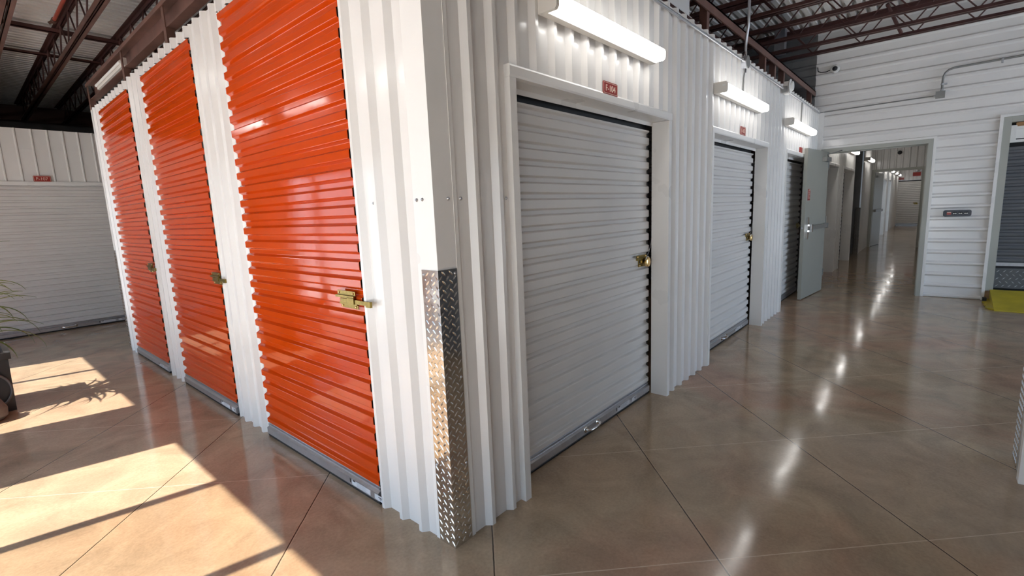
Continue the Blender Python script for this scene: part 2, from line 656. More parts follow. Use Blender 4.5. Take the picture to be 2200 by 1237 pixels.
# corner trims of the unit block
mb = MB()
mb.prism([V(0.0, 0.0, 0), V(0.128, 0.0, 0), V(0.128, 0.004, 0), V(0.004, 0.004, 0), V(0.004, 0.128, 0), V(0.0, 0.128, 0)], V(0, 0, H_U))
c = mb.build('trim_2', 'trim')
c.location = (-0.006, -0.006, 0)
struct(c, 'flat white corner trim of the unit block')
mb = MB()
mb.prism([V(-0.012, 5.965, 0), V(-0.012, 5.86, 0), V(-0.008, 5.86, 0), V(-0.008, 5.961, 0), V(0.11, 5.961, 0), V(0.11, 5.965, 0)], V(0, 0, H_U))
struct(mb.build('trim_3', 'trim'), 'white corner trim at the far end of the orange doors')
mb = MB()
mb.box((7.985, -0.095, 0), (8.03, 0.0, H_U))
struct(mb.build('trim_4', 'trim'), 'white corner trim where the corridor meets the end wall')


def door_trim(n_, fr, u0, u1, z1, depth, w=0.045, lip=0.034, mat='trim', label=''):
    """white surround of a recessed opening: face flange, deep reveals, header"""
    O, U, N = fr
    root = bpy.data.objects.new('trim_%d' % n_, None)
    C.objects.link(root)
    root.location = O + U * ((u0 + u1) / 2)
    struct(root, label)
    for s, u in ((1, u0), (-1, u1)):
        pr = [(-w, 0.0), (-w, lip), (0, lip), (0, -depth), (-0.005, -depth), (-0.005, lip - 0.005), (-w + 0.005, lip - 0.005), (-w + 0.005, 0.0)]
        MB().prism([O + U * (u + s * a) + N * b for a, b in pr], Z * (z1 - 0.001)).build('jamb', mat, root)
    pr = [(0.055, 0.0), (0.055, lip - 0.002), (0.046, lip + 0.003), (0.010, lip + 0.003), (0.0, lip), (0.0, 0.0)]
    mb = MB().prism([O + U * (u0 - w) + Z * (z1 + a) + N * b for a, b in pr], U * (u1 - u0 + 2 * w))
    pr = [(0.0, -0.001), (0.0, -depth + 0.004), (-0.026, -depth + 0.004), (-0.026, -depth), (0.005, -depth), (0.005, -0.001)]
    mb.prism([O + U * u0 + Z * (z1 + a) + N * b for a, b in pr], U * (u1 - u0))
    mb.build('header', mat, root)


FS = (V(0, 0, 0), X, -Y)            # corridor side frame
G104, G103, G102 = (0.505, 2.212), (3.165, 4.945), (5.925, 7.68)
door_trim(5, FS, *G104, 2.085, 0.10, label='white painted surround of the door marked F-104')
door_trim(6, FS, *G103, 2.085, 0.10, label='white painted surround of the second corridor door')
door_trim(7, FS, *G102, 2.085, 0.10, label='white painted surround of the third corridor door')
FN = (V(0, FY, 0), X, -Y)
door_trim(8, FN, -2.2, 0.66, 2.13, 0.06, label='white surround of the far door marked F-107')

# thin white edge trims beside the orange doors
for i, (y0, y1) in enumerate(((0.530, 1.912), (2.440, 3.752), (4.226, 5.533))):
    mb = MB()
    mb.box((-0.003, y0 - 0.003, 0), (0.05, y0 + 0.003, 2.757))
    mb.box((-0.003, y0 - 0.003, 2.7575), (0.05, y1 + 0.003, 2.7645))
    mb.box((0.0025, y1 - 0.035, 0), (0.0065, y1 + 0.003, 2.757))
    struct(mb.build('trim_%d' % (9 + i), 'trim'), 'thin white edge trim around an orange door opening')


# ================================================================== ROLL-UP DOORS
def latch(parent, fr, u, z, bolt, name='slide_latch'):
    """yellow zinc slide bolt: u is its tail, bolt the length its tongue sticks out"""
    O, U, N = fr
    q = (O + U * u + Z * z, U, N)
    mb = MB()
    mb.fbox(q, (0.0, 0.165), (0.062, 0.086), (0.0, 0.004))
    mb.fbox(q, (-0.004, 0.168), (0.052, 0.064), (0.0, 0.016))
    mb.fbox(q, (0.028, 0.185), (0.0, 0.022), (0.0, 0.004))
    mb.fbox(q, (0.028, 0.19), (0.020, 0.027), (0.0, 0.014))
    mb.fbox(q, (0.028, 0.040), (0.02, 0.06), (0.0, 0.004))
    mb.fbox(q, (0.075, 0.085), (0.02, 0.06), (0.0, 0.004))
    lt = mb.build(name, 'brass', parent, bevel=0.0015)
    mb = MB()
    mb.fbox(q, (0.045, bolt), (0.029, 0.049), (0.010, 0.018))
    mb.fbox(q, (0.115, 0.175), (0.027, 0.056), (0.016, 0.022))
    mb.fbox(q, (bolt, bolt + 0.04), (0.022, 0.050), (0.008, 0.020))
    mb.build('bolt', 'brass', lt, bevel=0.0015)
    for a, b in ((0.016, 0.075), (0.145, 0.075), (0.045, 0.010), (0.165, 0.010)):
        MB().lathe(q[0] + U * a + Z * b + N * 0.004, N, ((0, 0.006), (0.004, 0.005), (0.006, 0.002)), 10).build('rivet', 'gold', lt, smooth=True)
    return lt


def roll_door(label, fr, u0, u1, h, mat, group, pitch=0.0878, phase=0.198, latch_at=None, handle=None, crest=0.038, ramp=0.012, depth=0.021, seal=True, guides='both', sticker=None, bolt=0.25, flip=False):
    """fr: frame on the curtain's mid plane; u runs along the sill"""
    O, U, N = fr
    t = thing('roll_up_door', label, 'roll-up door', O + U * ((u0 + u1) / 2), group)
    mb = MB()
    mb.sheet(O - N * 0.010, Z, U, N, profile(0.105, h, pitch, phase, crest, ramp, depth, 0.0018), u0, u1, th=0.003)
    mb.build('curtain', mat, t)
    # bottom bar: upper ribs, then a deep lower face
    mb = MB()
    pr = [(-0.010, 0.112), (0.004, 0.112), (0.008, 0.106), (0.008, 0.099), (0.002, 0.096), (0.002, 0.090), (0.009, 0.087), (0.009, 0.080), (0.003, 0.077),
          (0.004, 0.073), (0.019, 0.064), (0.019, 0.022), (0.013, 0.017), (-0.010, 0.017)]
    mb.prism([O + U * u0 + N * a + Z * b for a, b in pr], U * (u1 - u0))
    bar = mb.build('bottom_bar', 'galv', t)
    mb = MB()
    pr = [(-0.012, 0.020), (0.012, 0.020), (0.015, 0.012), (0.012, 0.001), (-0.012, 0.001)]
    mb.prism([O + U * (u0 - 0.002) + N * a + Z * b for a, b in pr], U * (u1 - u0 + 0.004))
    mb.build('bottom_seal', 'black', t)
    for s, u in ((-1, u0), (1, u1)):
        a, b = sorted((u + s * (0.005 if s == 1 else 0.0), u - s * 0.05))
        g = MB().fbox(fr, (a, b), (0, h), (-0.055, -0.018)).build('guide', 'black', t)  # steel channel coloured black to stand in for the shadow gap
        a, b = sorted((u + s * 0.004, u + s * 0.023))
        if s == 1:
            MB().fbox(fr, (a, b), (0, h), (-0.055, -0.009)).build('guide_lip', 'lip', g)
    mb = MB()
    mb.fbox(fr, (u0, u1), (h - 0.004, h + 0.05), (-0.06, -0.014))
    mb.build('head_gap_shade', 'black', t)  # black strip painted as the shaded gap above the curtain
    if sticker is not None:
        q = (O + U * sticker + N * 0.0191, U, N)
        s = -1 if flip else 1

        def rng(a, b):
            return tuple(sorted((s * a, s * b)))
        for a, b in ((0.02, 0.20), (0.24, 0.31)):
            MB().fbox(q, rng(a, b), (0.027, 0.057), (0, 0.0006)).build('sticker', 'sticker', bar)
        for a, b, c_, d in ((0.0, 0.01, 0.036, 0.058), (0.03, 0.055, 0.050, 0.057), (0.275, 0.305, 0.044, 0.049), (0.285, 0.30, 0.036, 0.040)):
            MB().fbox(q, rng(a, b), (c_, d), (0, 0.001)).build('sticker_mark', 'ink', bar)
        for k in range(5):
            MB().fbox(q, rng(0.07, 0.17 - 0.012 * (k % 3)), (0.031 + k * 0.005, 0.033 + k * 0.005), (0, 0.001)).build('sticker_line', 'ink_grey', bar)
    if handle is not None:
        hp = O + U * handle + Z * 0.052
        w_ = 0.075
        mb = MB()
        mb.tube([hp - U * w_ + N * 0.019, hp - U * w_ + N * 0.036, hp - U * (w_ - 0.02) + N * 0.046 - Z * 0.004, hp + N * 0.049 - Z * 0.006,
                 hp + U * (w_ - 0.02) + N * 0.046 - Z * 0.004, hp + U * w_ + N * 0.036, hp + U * w_ + N * 0.019], 0.0075, 10)
        mb.build('pull_handle', 'chrome', bar, smooth=True)
        for s in (-1, 1):
            MB().lathe(hp + U * (s * w_) + N * 0.019, N, ((0, 0.022), (0.004, 0.020), (0.005, 0.010)), 14).build('handle_plate', 'chrome', bar, smooth=True)
    if latch_at is not None:
        latch(t, (O + N * 0.010, U, N), latch_at, 1.036, bolt)
    return t


# orange doors (frame runs from the far side towards the camera)
FO = (V(-0.010, 0, 0), -Y, -X)
GO = 'orange roll-up doors facing the windows'
roll_door('wide orange corrugated roll-up door right beside the tread-plate corner guard', FO, -1.903, -0.556, 2.755, 'orange', GO, latch_at=-0.775, sticker=-0.83, bolt=0.275)
roll_door('orange corrugated roll-up door in the middle of the row of three', FO, -3.743, -2.466, 2.755, 'orange', GO, latch_at=-2.612, sticker=-2.80, bolt=0.26)
roll_door('orange corrugated roll-up door at the far end, next to the F-107 wall', FO, -5.524, -4.252, 2.755, 'orange', GO, latch_at=-4.443, sticker=-4.60, bolt=0.27)

# grey corridor doors, set back in their openings
FG = (V(0, 0.125, 0), X, -Y)
GG = 'light grey roll-up doors along the corridor wall'
roll_door('light grey ribbed roll-up door under the sign F-104', FG, 0.525, 2.198, 2.03, 'door_white', GG, crest=0.047, ramp=0.009, depth=0.020, latch_at=1.99, handle=1.33, sticker=1.66, bolt=0.16)
roll_door('light grey ribbed roll-up door under the second red sign, F-103', FG, 3.185, 4.931, 2.03, 'door_white', GG, crest=0.047, ramp=0.009, depth=0.020, latch_at=4.72, handle=4.02, sticker=4.4, bolt=0.16)
roll_door('grey ribbed roll-up door partly hidden behind the open swing door', FG, 5.945, 7.666, 2.03, 'door_white', GG, crest=0.047, ramp=0.009, depth=0.020, latch_at=7.45, handle=6.35, bolt=0.16)
roll_door('wide light grey roll-up door under the sign F-107 on the far wall', (V(0, FY + 0.05, 0), X, -Y), -2.17, 0.64, 2.12, 'door_white', None, crest=0.047, ramp=0.009, depth=0.020, handle=-0.30, sticker=0.05)


def disc_lock(label, u, z, fr):
    O, U, N = fr
    t = thing('disc_padlock', label, 'padlock', O + U * u + Z * z)
    c_ = O + U * u + Z * z + N * 0.034
    MB().lathe(c_, N, ((0, 0.030), (0.004, 0.036), (0.018, 0.036), (0.022, 0.030), (0.024, 0.012)), 28).build('lock_body', 'gold', t, smooth=True)
    mb = MB()
    mb.tube([c_ + U * (0.028 * math.cos(a)) + Z * (0.012 + 0.030 * math.sin(a)) + N * 0.010 for a in [i * math.pi / 8 for i in range(9)]], 0.005, 8)
    mb.build('shackle', 'chrome', t, smooth=True)
    mb = MB()
    p = c_ + U * 0.045 + Z * 0.05
    mb.tube([p + U * (0.02 * k) + Z * (0.016 * k + 0.005 * k * k) - N * 0.01 for k in range(6)], 0.0014, 6)
    mb.build('seal_wire', 'galv', t, smooth=True)
    return t


disc_lock('round brass disc padlock on the latch of the F-104 door', 2.105, 1.068, FG)
disc_lock('round brass disc padlock on the latch of the second corridor door', 4.835, 1.068, FG)


# ================================================================== CORNER GUARDS OF TREAD PLATE
def lozenges(mb, O, U, N, wid, h, step=0.020, rise=0.0375):
    """raised diamonds, alternating lean"""
    j = 0
    z = 0.02
    while z < h - 0.012:
        k = 0
        u = 0.010 if j % 2 == 0 else 0.010 + step
        while u < wid - 0.006:
            lean = 1 if j % 2 == 0 else -1
            a = (U * lean + Z).normalized()
            b = (U - Z * lean).normalized() if lean > 0 else (U + Z).normalized()
            c_ = O + U * u + Z * z
            L, W2, hh = 0.0160, 0.0042, 0.0024
            ring = [mb.bm.verts.new(c_ + a * (L * x) + b * (W2 * y)) for x, y in ((-1, 0), (-0.45, -1), (0.45, -1), (1, 0), (0.45, 1), (-0.45, 1))]
            top = [mb.bm.verts.new(c_ + a * (L * x) + N * hh) for x in (-0.5, 0.5)]
            mb.face([ring[0], ring[1], top[0]])
            mb.face([ring[1], ring[2], top[1], top[0]])
            mb.face([ring[2], ring[3], top[1]])
            mb.face([ring[3], ring[4], top[1]])
            mb.face([ring[4], ring[5], top[0], top[1]])
            mb.face([ring[5], ring[0], top[0]])
            u += 2 * step
            k += 1
        z += rise / 2
        j += 1
    return mb


def guard(label, O, UA, UB, NA, NB, wid, h, group='tread-plate corner guards'):
    """two plates meeting at O; UA/UB run away from the corner"""
    t = thing('corner_guard', label, 'corner guard', O, group)
    mb = MB()
    th = 0.003
    mb.prism([O + NA * 0 + NB * 0, O + UA * wid, O + UA * wid - NA * th, O + UA * th + UB * th, O + UB * wid - NB * th, O + UB * wid], Z * h)
    mb.build('bent_plate', 'tread', t)
    mb = MB()
    lozenges(mb, O, UA, NA, wid, h)
    lozenges(mb, O, UB, NB, wid, h)
    p = mb.build('raised_tread', 'tread', t)
    p['kind'] = 'stuff'
    for z in (h - 0.02, h * 0.62, h * 0.3):
        for U_, N_ in ((UA, NA), (UB, NB)):
            MB().lathe(O + U_ * (wid - 0.012) + Z * z, N_, ((0, 0.006), (0.003, 0.005), (0.005, 0.002)), 10).build('rivet', 'galv', t, smooth=True)
    return t


guard('bright tread-plate corner guard on the unit corner between orange and grey doors', V(-0.010, -0.010, 0), X, Y, -Y, -X, 0.105, 1.255)
guard('tread-plate corner guard at the far end of the orange doors', V(-0.016, 5.969, 0), X, -Y, Y, -X, 0.10, 1.22)
guard('dark tread-plate guard on the white wall end at the right edge', V(2.444, -1.951, 0), -X, -Y, Y, X, 0.19, 1.22)


# ================================================================== SIGNS
def unit_sign(label, text, O, U, N, wid, h, letters=True):
    t = thing('unit_sign', label, 'sign', O - Z * h / 2, 'red unit number signs')
    q = (O, U, N)
    mb = MB()
    r_ = 0.12 * h
    poly = []
    for cx, cy, a0 in ((wid / 2 - r_, h / 2 - r_, 0), (-wid / 2 + r_, h / 2 - r_, 90), (-wid / 2 + r_, -h / 2 + r_, 180), (wid / 2 - r_, -h / 2 + r_, 270)):
        for k in range(4):
            a = math.radians(a0 + 30 * k)
            poly.append(O + U * (cx + r_ * math.cos(a)) + Z * (cy + r_ * math.sin(a)))
    mb.prism(poly, N * 0.004)
    mb.build('sign_plate', 'sign', t)
    mb = MB()
    e, b = 0.07 * h, 0.035 * h
    for sgn in (-1, 1):
        mb.fbox(q, (-wid / 2 + e, wid / 2 - e), tuple(sorted((sgn * (h / 2 - e), sgn * (h / 2 - e - b)))), (0.004, 0.0048))
        mb.fbox(q, tuple(sorted((sgn * (wid / 2 - e), sgn * (wid / 2 - e - b)))), (-h / 2 + e, h / 2 - e), (0.004, 0.0048))
    mb.build('sign_border', 'sign_text', t)
    if letters:
        mb = MB()
        text_mesh(mb, text, O + N * 0.004, U, Z, N, h * 0.50, wid * 0.66)
        mb.build('lettering', 'sign_text', t)
    return t


unit_sign('red sign reading F-104 above the nearest grey door', 'F-104', V(1.365, -0.033, 2.168), X, -Y, 0.168, 0.070)
unit_sign('small red sign reading F-103 above the second grey corridor door', 'F-103', V(3.975, -0.033, 2.175), X, -Y, 0.168, 0.080)
unit_sign('red sign reading F-107 above the far grey door', 'F-107', V(-0.305, FY - 0.036, 2.222), X, -Y, 0.185, 0.085)


# ================================================================== STRIP LIGHTS
def strip_light(label, fr, u0, u1, z, group='lit strip lights on the corridor wall', lit=True):
    O, U, N = fr
    t = thing('strip_light', label, 'light fixture', O + U * ((u0 + u1) / 2) + Z * z, group)
    mb = MB()
    mb.fbox(fr, (u0 + 0.0216, u1), (z, z + 0.085), (0.0, 0.042))
    hs = mb.build('housing', 'housing', t, bevel=0.004)
    # rounded diffuser section
    pr = [(0.0422, 0.006), (0.088, 0.006), (0.100, 0.012), (0.106, 0.024), (0.106, 0.062), (0.100, 0.074), (0.088, 0.080), (0.0422, 0.080)]
    mb = MB()
    mb.prism([O + U * (u0 + 0.022) + N * a + Z * (z + b) for a, b in pr], U * (u1 - u0 - 0.028))
    mb.build('diffuser', 'led' if lit else 'white_plastic', t, smooth=True)
    mb = MB()
    mb.prism([O + U * u0 + N * a + Z * (z + b) for a, b in ((0.0, -0.001), (0.098, -0.001), (0.109, 0.014), (0.109, 0.072), (0.098, 0.086), (0.0, 0.086))], U * 0.0215)
    cp = mb.build('end_cap', 'housing', t)
    mb = MB()
    mb.fbox((O + U * (u0 - 0.001), U, N), (-0.001, 0.001), (z + 0.05, z + 0.062), (0.07, 0.095))
    mb.build('slot', 'white_plastic', cp)
    return t


FW = (V(0, -0.031, 0), X, -Y)
strip_light('long lit strip light above the F-104 door', FW, 0.690, 1.905, 2.402)
strip_light('lit strip light above the second corridor door', FW, 3.13, 4.50, 2.402)
strip_light('lit strip light above the third door, beside the end wall', FW, 5.68, 7.20, 2.400)
FWW = (V(WX + 0.001, 0, 0), Y, X)
for a, b, lb in ((-3.2, -1.95, 'unseen fill strip light added on the window wall behind the camera side'), (0.0, 1.25, 'unseen fill strip light added on the window wall opposite the unit corner'),
                 (2.70, 3.95, 'lit strip light on the window wall above the pier'), (4.7, 5.95, 'unseen fill strip light added on the window wall over the second window'),
                 (6.7, 7.95, 'lit strip light on the window wall near the far door')):
    strip_light(lb, FWW, a, b, 3.05, 'lit strip lights on the window wall')  # unseen; all but the pier and far-door strips added to brighten the deck

# ================================================================== OPEN SWING DOOR AND END WALL DOORWAY
root = bpy.data.objects.new('door_1', None)
C.objects.link(root)
root.location = (EX, -0.76, 0)
struct(root, 'grey steel door frame of the open doorway in the end wall')
y0, y1, zt = DW
for nm, parts in (('jamb', (((7.975, y0, 0), (8.16, y0 + 0.055, zt)), ((8.03, y0 + 0.05, 0), (8.09, y0 + 0.068, zt - 0.05)))),
                  ('jamb', (((7.975, y1 - 0.055, 0), (8.16, y1, zt)), ((8.06, y1 - 0.068, 0), (8.10, y1 - 0.05, zt - 0.05)))),
                  ('header', (((7.976, y0 + 0.0552, zt - 0.062), (8.159, y1 - 0.0552, zt - 0.001)), ((8.06, y0 + 0.069, zt - 0.078), (8.10, y1 - 0.069, zt - 0.06))))):
    mb = MB()
    for a, b in parts:
        mb.box(a, b)
    mb.build(nm, 'frame_grey', root)
mb = MB()
mb.box((7.985, y0 - 0.035, 0), (8.03, y0 - 0.001, zt + 0.03))
mb.box((7.985, y0 - 0.0008, zt + 0.001), (8.03, y1 - 0.012, zt + 0.03))
mb.build('edge_trim', 'trim', root)

A, B = V(6.875, -0.052, 0), V(7.965, -0.150, 0)      # leaf back line, free edge to hinge
Ul = (B - A).normalized()
Nl = Vector((Ul.y, -Ul.x, 0)).normalized()
if Nl.y > 0:
    Nl = -Nl
Lf = (B - A).length
t = thing('swing_door', 'grey steel door standing open with a panic bar and closer', 'door', (A + B) / 2)
fl = (A, Ul, Nl)
lf = MB().fbox(fl, (0, Lf), (0.012, 2.205), (0, 0.045)).build('door_leaf', 'leaf_door', t, bevel=0.002)
mb = MB()
mb.fbox(fl, (0.10, Lf - 0.05), (1.035, 1.095), (0.065, 0.10))
mb.fbox(fl, (Lf - 0.10, Lf - 0.04), (1.025, 1.105), (0.045, 0.105))
mb.build('panic_bar', 'grey_metal', t, bevel=0.006)
mb = MB()
q = A + Ul * 0.115 + Z * 1.065 + Nl * 0.045
mb.prism([q + Ul * a + Z * b for a, b in ((-0.045, -0.14), (-0.02, -0.165), (0.02, -0.155), (0.06, -0.05), (0.06, 0.05), (0.02, 0.155), (-0.02, 0.165), (-0.045, 0.14), (-0.03, 0.05), (-0.03, -0.05))], Nl * 0.022)
mb.fbox((A, Ul, Nl), (0.13, 0.19), (1.01, 1.12), (0.06, 0.11))
mb.build('latch_head', 'chrome', t, bevel=0.003)
MB().fbox(fl, (-0.018, 0.0), (1.055, 1.085), (0.012, 0.033)).build('strike_bolt', 'chrome', t, bevel=0.002)
mb = MB()
mb.fbox(fl, (Lf - 0.36, Lf - 0.08), (2.05, 2.115), (0.045, 0.105))
cl = mb.build('door_closer', 'grey_metal', t, bevel=0.006)
mb = MB()
mb.tube([A + Ul * (Lf - 0.14) + Z * 2.125 + Nl * 0.075, A + Ul * (Lf - 0.42) + Z * 2.14 + Nl * 0.13, V(7.972, -0.36, 2.215)], 0.009, 8)
mb.build('closer_arm', 'grey_metal', cl, smooth=True)
mb = MB()
mb.fbox(fl, (0.09, 0.20), (1.47, 1.635), (0.045, 0.047))
st = mb.build('notice_sticker', 'sign', t)
mb = MB()
for k in range(4):
    mb.fbox(fl, (0.102, 0.188 - 0.02 * (k % 2)), (1.50 + k * 0.028, 1.509 + k * 0.028), (0.047, 0.0476))
mb.prism([A + Ul * a + Z * b + Nl * 0.047 for a, b in ((0.10, 1.612), (0.19, 1.612), (0.19, 1.63))], Nl * 0.0006)
mb.build('sticker_print', 'sign_text', st)
for z in (0.25, 1.1, 1.95):
    MB().tube([B + Z * z + Nl * 0.05 + Ul * 0.006, B + Z * (z + 0.11) + Nl * 0.05 + Ul * 0.006], 0.008, 8).build('hinge', 'grey_metal', t)
# thin brown block behind the leaf's top corner
o = MB().box((6.70, -0.030, 2.105), (6.84, -0.002, 2.215)).build('unit_sign', 'sign')
o.location = (0, -0.004, 0)
recenter(o)
tag(o, 'red-brown sign edge peeking out behind the open swing door', 'sign', 'red unit number signs')

# ================================================================== ROLLER DOORWAY AT THE RIGHT, RAMP
RY0, RY1, RZ = RD
mb = MB()
root = bpy.data.objects.new('door_2', None)
C.objects.link(root)
root.location = (EX, (RY0 + RY1) / 2, 0)
struct(root, 'white trimmed frame of the drive-in opening at the right')
mb.box((7.985, RY1 - 0.035, 0), (8.03, RY1, RZ + 0.03))
mb.box((7.985, RY0, RZ - 0.004), (8.03, RY1 - 0.0352, RZ + 0.03))
mb.build('edge_trim', 'trim', root)
mb = MB()
mb.box((8.012, RY1 - 0.115, 0.13), (8.20, RY1 - 0.036, RZ - 0.005))
mb.build('jamb', 'frame_grey', root)
mb = MB()
mb.box((8.013, RY0, RZ - 0.075), (8.20, RY1 - 0.1155, RZ - 0.006))
mb.build('header', 'frame_grey', root)
struct(MB().box((8.02, RY0, -0.01), (8.22, RY1 - 0.0, 0.128)).build('trim_20', 'floor'), 'low concrete sill under the drive-in opening')
DX = 8.11
t = thing('roll_up_door', 'dark charcoal roll-up door behind the yellow ramp', 'roll-up door', (DX, (RY0 + RY1) / 2, 0.15))
fr = (V(DX, 0, 0), -Y, -X)
mb = MB()
mb.sheet(V(DX, 0, 0), Z, -Y, -X, profile(0.50, 2.06, 0.0878, 0.2, 0.04, 0.010, 0.014, 0.003), 2.19, 4.78, th=0.003)
mb.build('curtain', 'dark_door', t, smooth=True)
MB().box((DX - 0.02, -4.78, 0.475), (DX + 0.02, -2.20, 0.52)).build('bottom_bar', 'galv', t)
MB().box((DX + 0.01, -4.78, 0.44), (DX + 0.03, -2.20, 0.475)).build('bottom_seal', 'black', t)  # black strip painted as the dark gap above the kick plate
kp = MB().box((DX - 0.012, -4.78, 0.165), (DX + 0.02, -2.20, 0.44)).build('kick_plate', 'lip', t)
mb = MB()
for k in range(40):
    for j in range(5):
        y = -2.24 - 0.0625 * k - (0.031 if j % 2 else 0)
        z = 0.20 + 0.05 * j
        s = 1 if j % 2 else -1
        mb.hexa([V(DX - 0.012, y + a * 0.018 - s * b * 0.004, z + s * a * 0.018 + b * 0.004) for a, b in ((-1, 0), (0, -1), (1, 0), (0, 1))] +
                [V(DX - 0.015, y + a * 0.014 - s * b * 0.003, z + s * a * 0.014 + b * 0.003) for a, b in ((-1, 0), (0, -1), (1, 0), (0, 1))])
mb.build('raised_tread', 'galv', kp)['kind'] = 'stuff'
mb = MB()
mb.box((DX - 0.055, -2.262, 2.115), (DX + 0.02, -2.205, 2.335))
mb.build('guide_block', 'white_plastic', t, bevel=0.003)
mb = MB()
mb.box((DX - 0.045, -4.78, 2.285), (DX + 0.02, -2.255, 2.318))
mb.box((DX - 0.045, -4.78, 2.115), (DX + 0.02, -2.255, 2.150))
mb.box((DX - 0.015, -4.78, 2.165), (DX + 0.02, -2.255, 2.285))
mb.build('head_rail', 'white_plastic', t)
MB().box((DX - 0.02, -4.78, 2.318), (DX + 0.04, -2.255, 2.37)).build('wood_strip', 'wood', t)
MB().box((DX + 0.02, -4.78, 0.13), (DX + 0.05, -2.19, 2.45)).build('light_block_sheet', 'dark', t)  # black sheet added behind the curtain to keep outside light out

mb = MB()
mb.prism([V(7.16, -2.175, 0.001), V(7.16, -2.175, 0.012), V(8.018, -2.175, 0.150), V(8.018, -2.175, 0.001)], V(0, -2.5, 0))
t = thing('loading_ramp', 'yellow painted threshold ramp in front of the charcoal door', 'ramp', (7.6, -3.4, 0))
mb.build('ramp_plate', 'yellow', t)
mb = MB()
rnd = random.Random(3)
prof_ = [V(7.20, -2.175, 0.001)]
for k in range(8):
    prof_.append(V(7.24 + 0.10 * k, -2.12 - 0.02 * rnd.random() + (0.03 if k % 2 else 0), 0.001))
prof_.append(V(8.0, -2.175, 0.001))
mb.prism(prof_, Z * 0.018)
mb.build('ramp_edge', 'yellow', t)
MB().box((7.80, -2.140, 0.0185), (7.90, -2.10, 0.055)).build('rubber_stop', 'black', t, bevel=0.008)

# ================================================================== END WALL FITTINGS
XF = EX - DE_ - 0.001
t = thing('security_camera', 'round white security camera with a black lens high on the end wall', 'security camera', (XF, -0.205, 3.40))
c_ = V(XF, -0.205, 3.452)
MB().lathe(c_, -X, ((0, 0.062), (0.012, 0.062), (0.03, 0.052), (0.038, 0.04)), 28).build('camera_base', 'white_plastic', t, smooth=True)
MB().lathe(c_ - X * 0.032, -X, ((0, 0.036), (0.012, 0.034), (0.024, 0.024), (0.030, 0.008)), 24).build('lens_dome', 'black', t, smooth=True)
mb = MB()
mb.tube([V(XF - 0.012, -0.14, 3.445), V(XF - 0.012, -0.09, 3.43), V(XF - 0.012, -0.02, 3.435), V(XF - 0.012, 0.02, 3.46), V(XF - 0.012, 0.028, 3.52)], 0.006, 8)
mb.build('camera_cable', 'black', t, smooth=True)

t = thing('junction_box', 'grey square junction box on the end wall where two conduits meet', 'junction box', (XF, -1.46, 2.80))
MB().box((XF - 0.055, -1.515, 2.80), (XF, -1.415, 2.888)).build('box_body', 'grey_metal', t, bevel=0.003)
MB().lathe(V(XF - 0.028, -1.508 + 0.03, 2.888), Z, ((0, 0.017), (0.02, 0.017), (0.03, 0.014)), 14).build('connector', 'galv', t, smooth=True)
MB().lathe(V(XF - 0.028, -1.415, 2.835), Y, ((0, 0.013), (0.018, 0.013)), 14).build('connector', 'galv', t, smooth=True)

o = MB().tube([V(XF - 0.028, -1.478, 2.915), V(XF - 0.028, -1.478, 3.04), V(XF - 0.028, -1.482, 3.08), V(XF - 0.028, -1.50, 3.125), V(XF - 0.028, -1.535, 3.158), V(XF - 0.028, -1.59, 3.172),
               V(XF - 0.028, -2.6, 3.19), V(XF - 0.028, -4.5, 3.22), V(XF - 0.028, -6.45, 3.25)], 0.014, 12).build('conduit', 'grey_metal', smooth=True)
tag(recenter(o), 'grey bent conduit rising from the junction box across the end wall', 'conduit')
o = MB().tube([V(XF - 0.028, -1.395, 2.835), V(XF - 0.014, -1.2, 2.838), V(XF - 0.010, -0.02, 2.828)], 0.0085, 10).build('conduit', 'grey_metal', smooth=True)
tag(recenter(o), 'thin grey conduit from the junction box to the corridor corner', 'conduit')
for y, z, horizontal in ((-1.478, 2.98, False), (-2.05, 3.181, True)):
    mb = MB()
    if horizontal:
        mb.tube([V(XF - 0.028, y - 0.012, z), V(XF - 0.028, y + 0.012, z)], 0.019, 12)
        mb.box((XF - 0.03, y - 0.01, z - 0.045), (XF, y + 0.01, z - 0.015))
    else:
        mb.tube([V(XF - 0.028, y, z - 0.012), V(XF - 0.028, y, z + 0.012)], 0.019, 12)
        mb.box((XF - 0.03, y - 0.05, z - 0.01), (XF, y - 0.014, z + 0.01))
    o = mb.build('conduit_clamp', 'galv', smooth=True)
    tag(recenter(o), 'small steel clamp on the %s run of the bent conduit' % ('level' if horizontal else 'upright'), 'clamp')

t = thing('control_panel', 'dark grey control panel with a red and three white buttons beside the doorway', 'control panel', (XF, -1.76, 1.165))
q = (V(XF, -1.76, 1.208), -Y, -X)
mb = MB()
poly = []
for cx, cy, a0 in ((0.125, 0.022, 0), (-0.125, 0.022, 90), (-0.125, -0.022, 180), (0.125, -0.022, 270)):
    for k in range(4):
        a = math.radians(a0 + 30 * k)
        poly.append(q[0] + q[1] * (cx + 0.022 * math.cos(a)) + Z * (cy + 0.022 * math.sin(a)))
mb.prism(poly, -X * 0.04)
mb.build('panel_case', 'panel_grey', t, bevel=0.003)
mb = MB()
mb.fbox(q, (-0.108, -0.062), (-0.018, 0.018), (0.040, 0.047))
bt = mb.build('button', 'red_led', t, bevel=0.003)
MB().fbox(q, (-0.106, -0.064), (0.010, 0.017), (0.047, 0.0485)).build('button_mark', 'sign_text', bt)
for k in range(3):
    u = -0.025 + 0.058 * k
    mb = MB()
    mb.fbox(q, (u - 0.021, u + 0.021), (-0.016, 0.018), (0.040, 0.042))
    b_ = mb.build('button', 'black', t)
    for s in (-1, 1):
        MB().lathe(q[0] + q[1] * (u + s * 0.010) - Z * 0.004 - X * 0.042, -X, ((0, 0.0095), (0.006, 0.008), (0.009, 0.004)), 12).build('button_cap', 'white_plastic', b_, smooth=True)

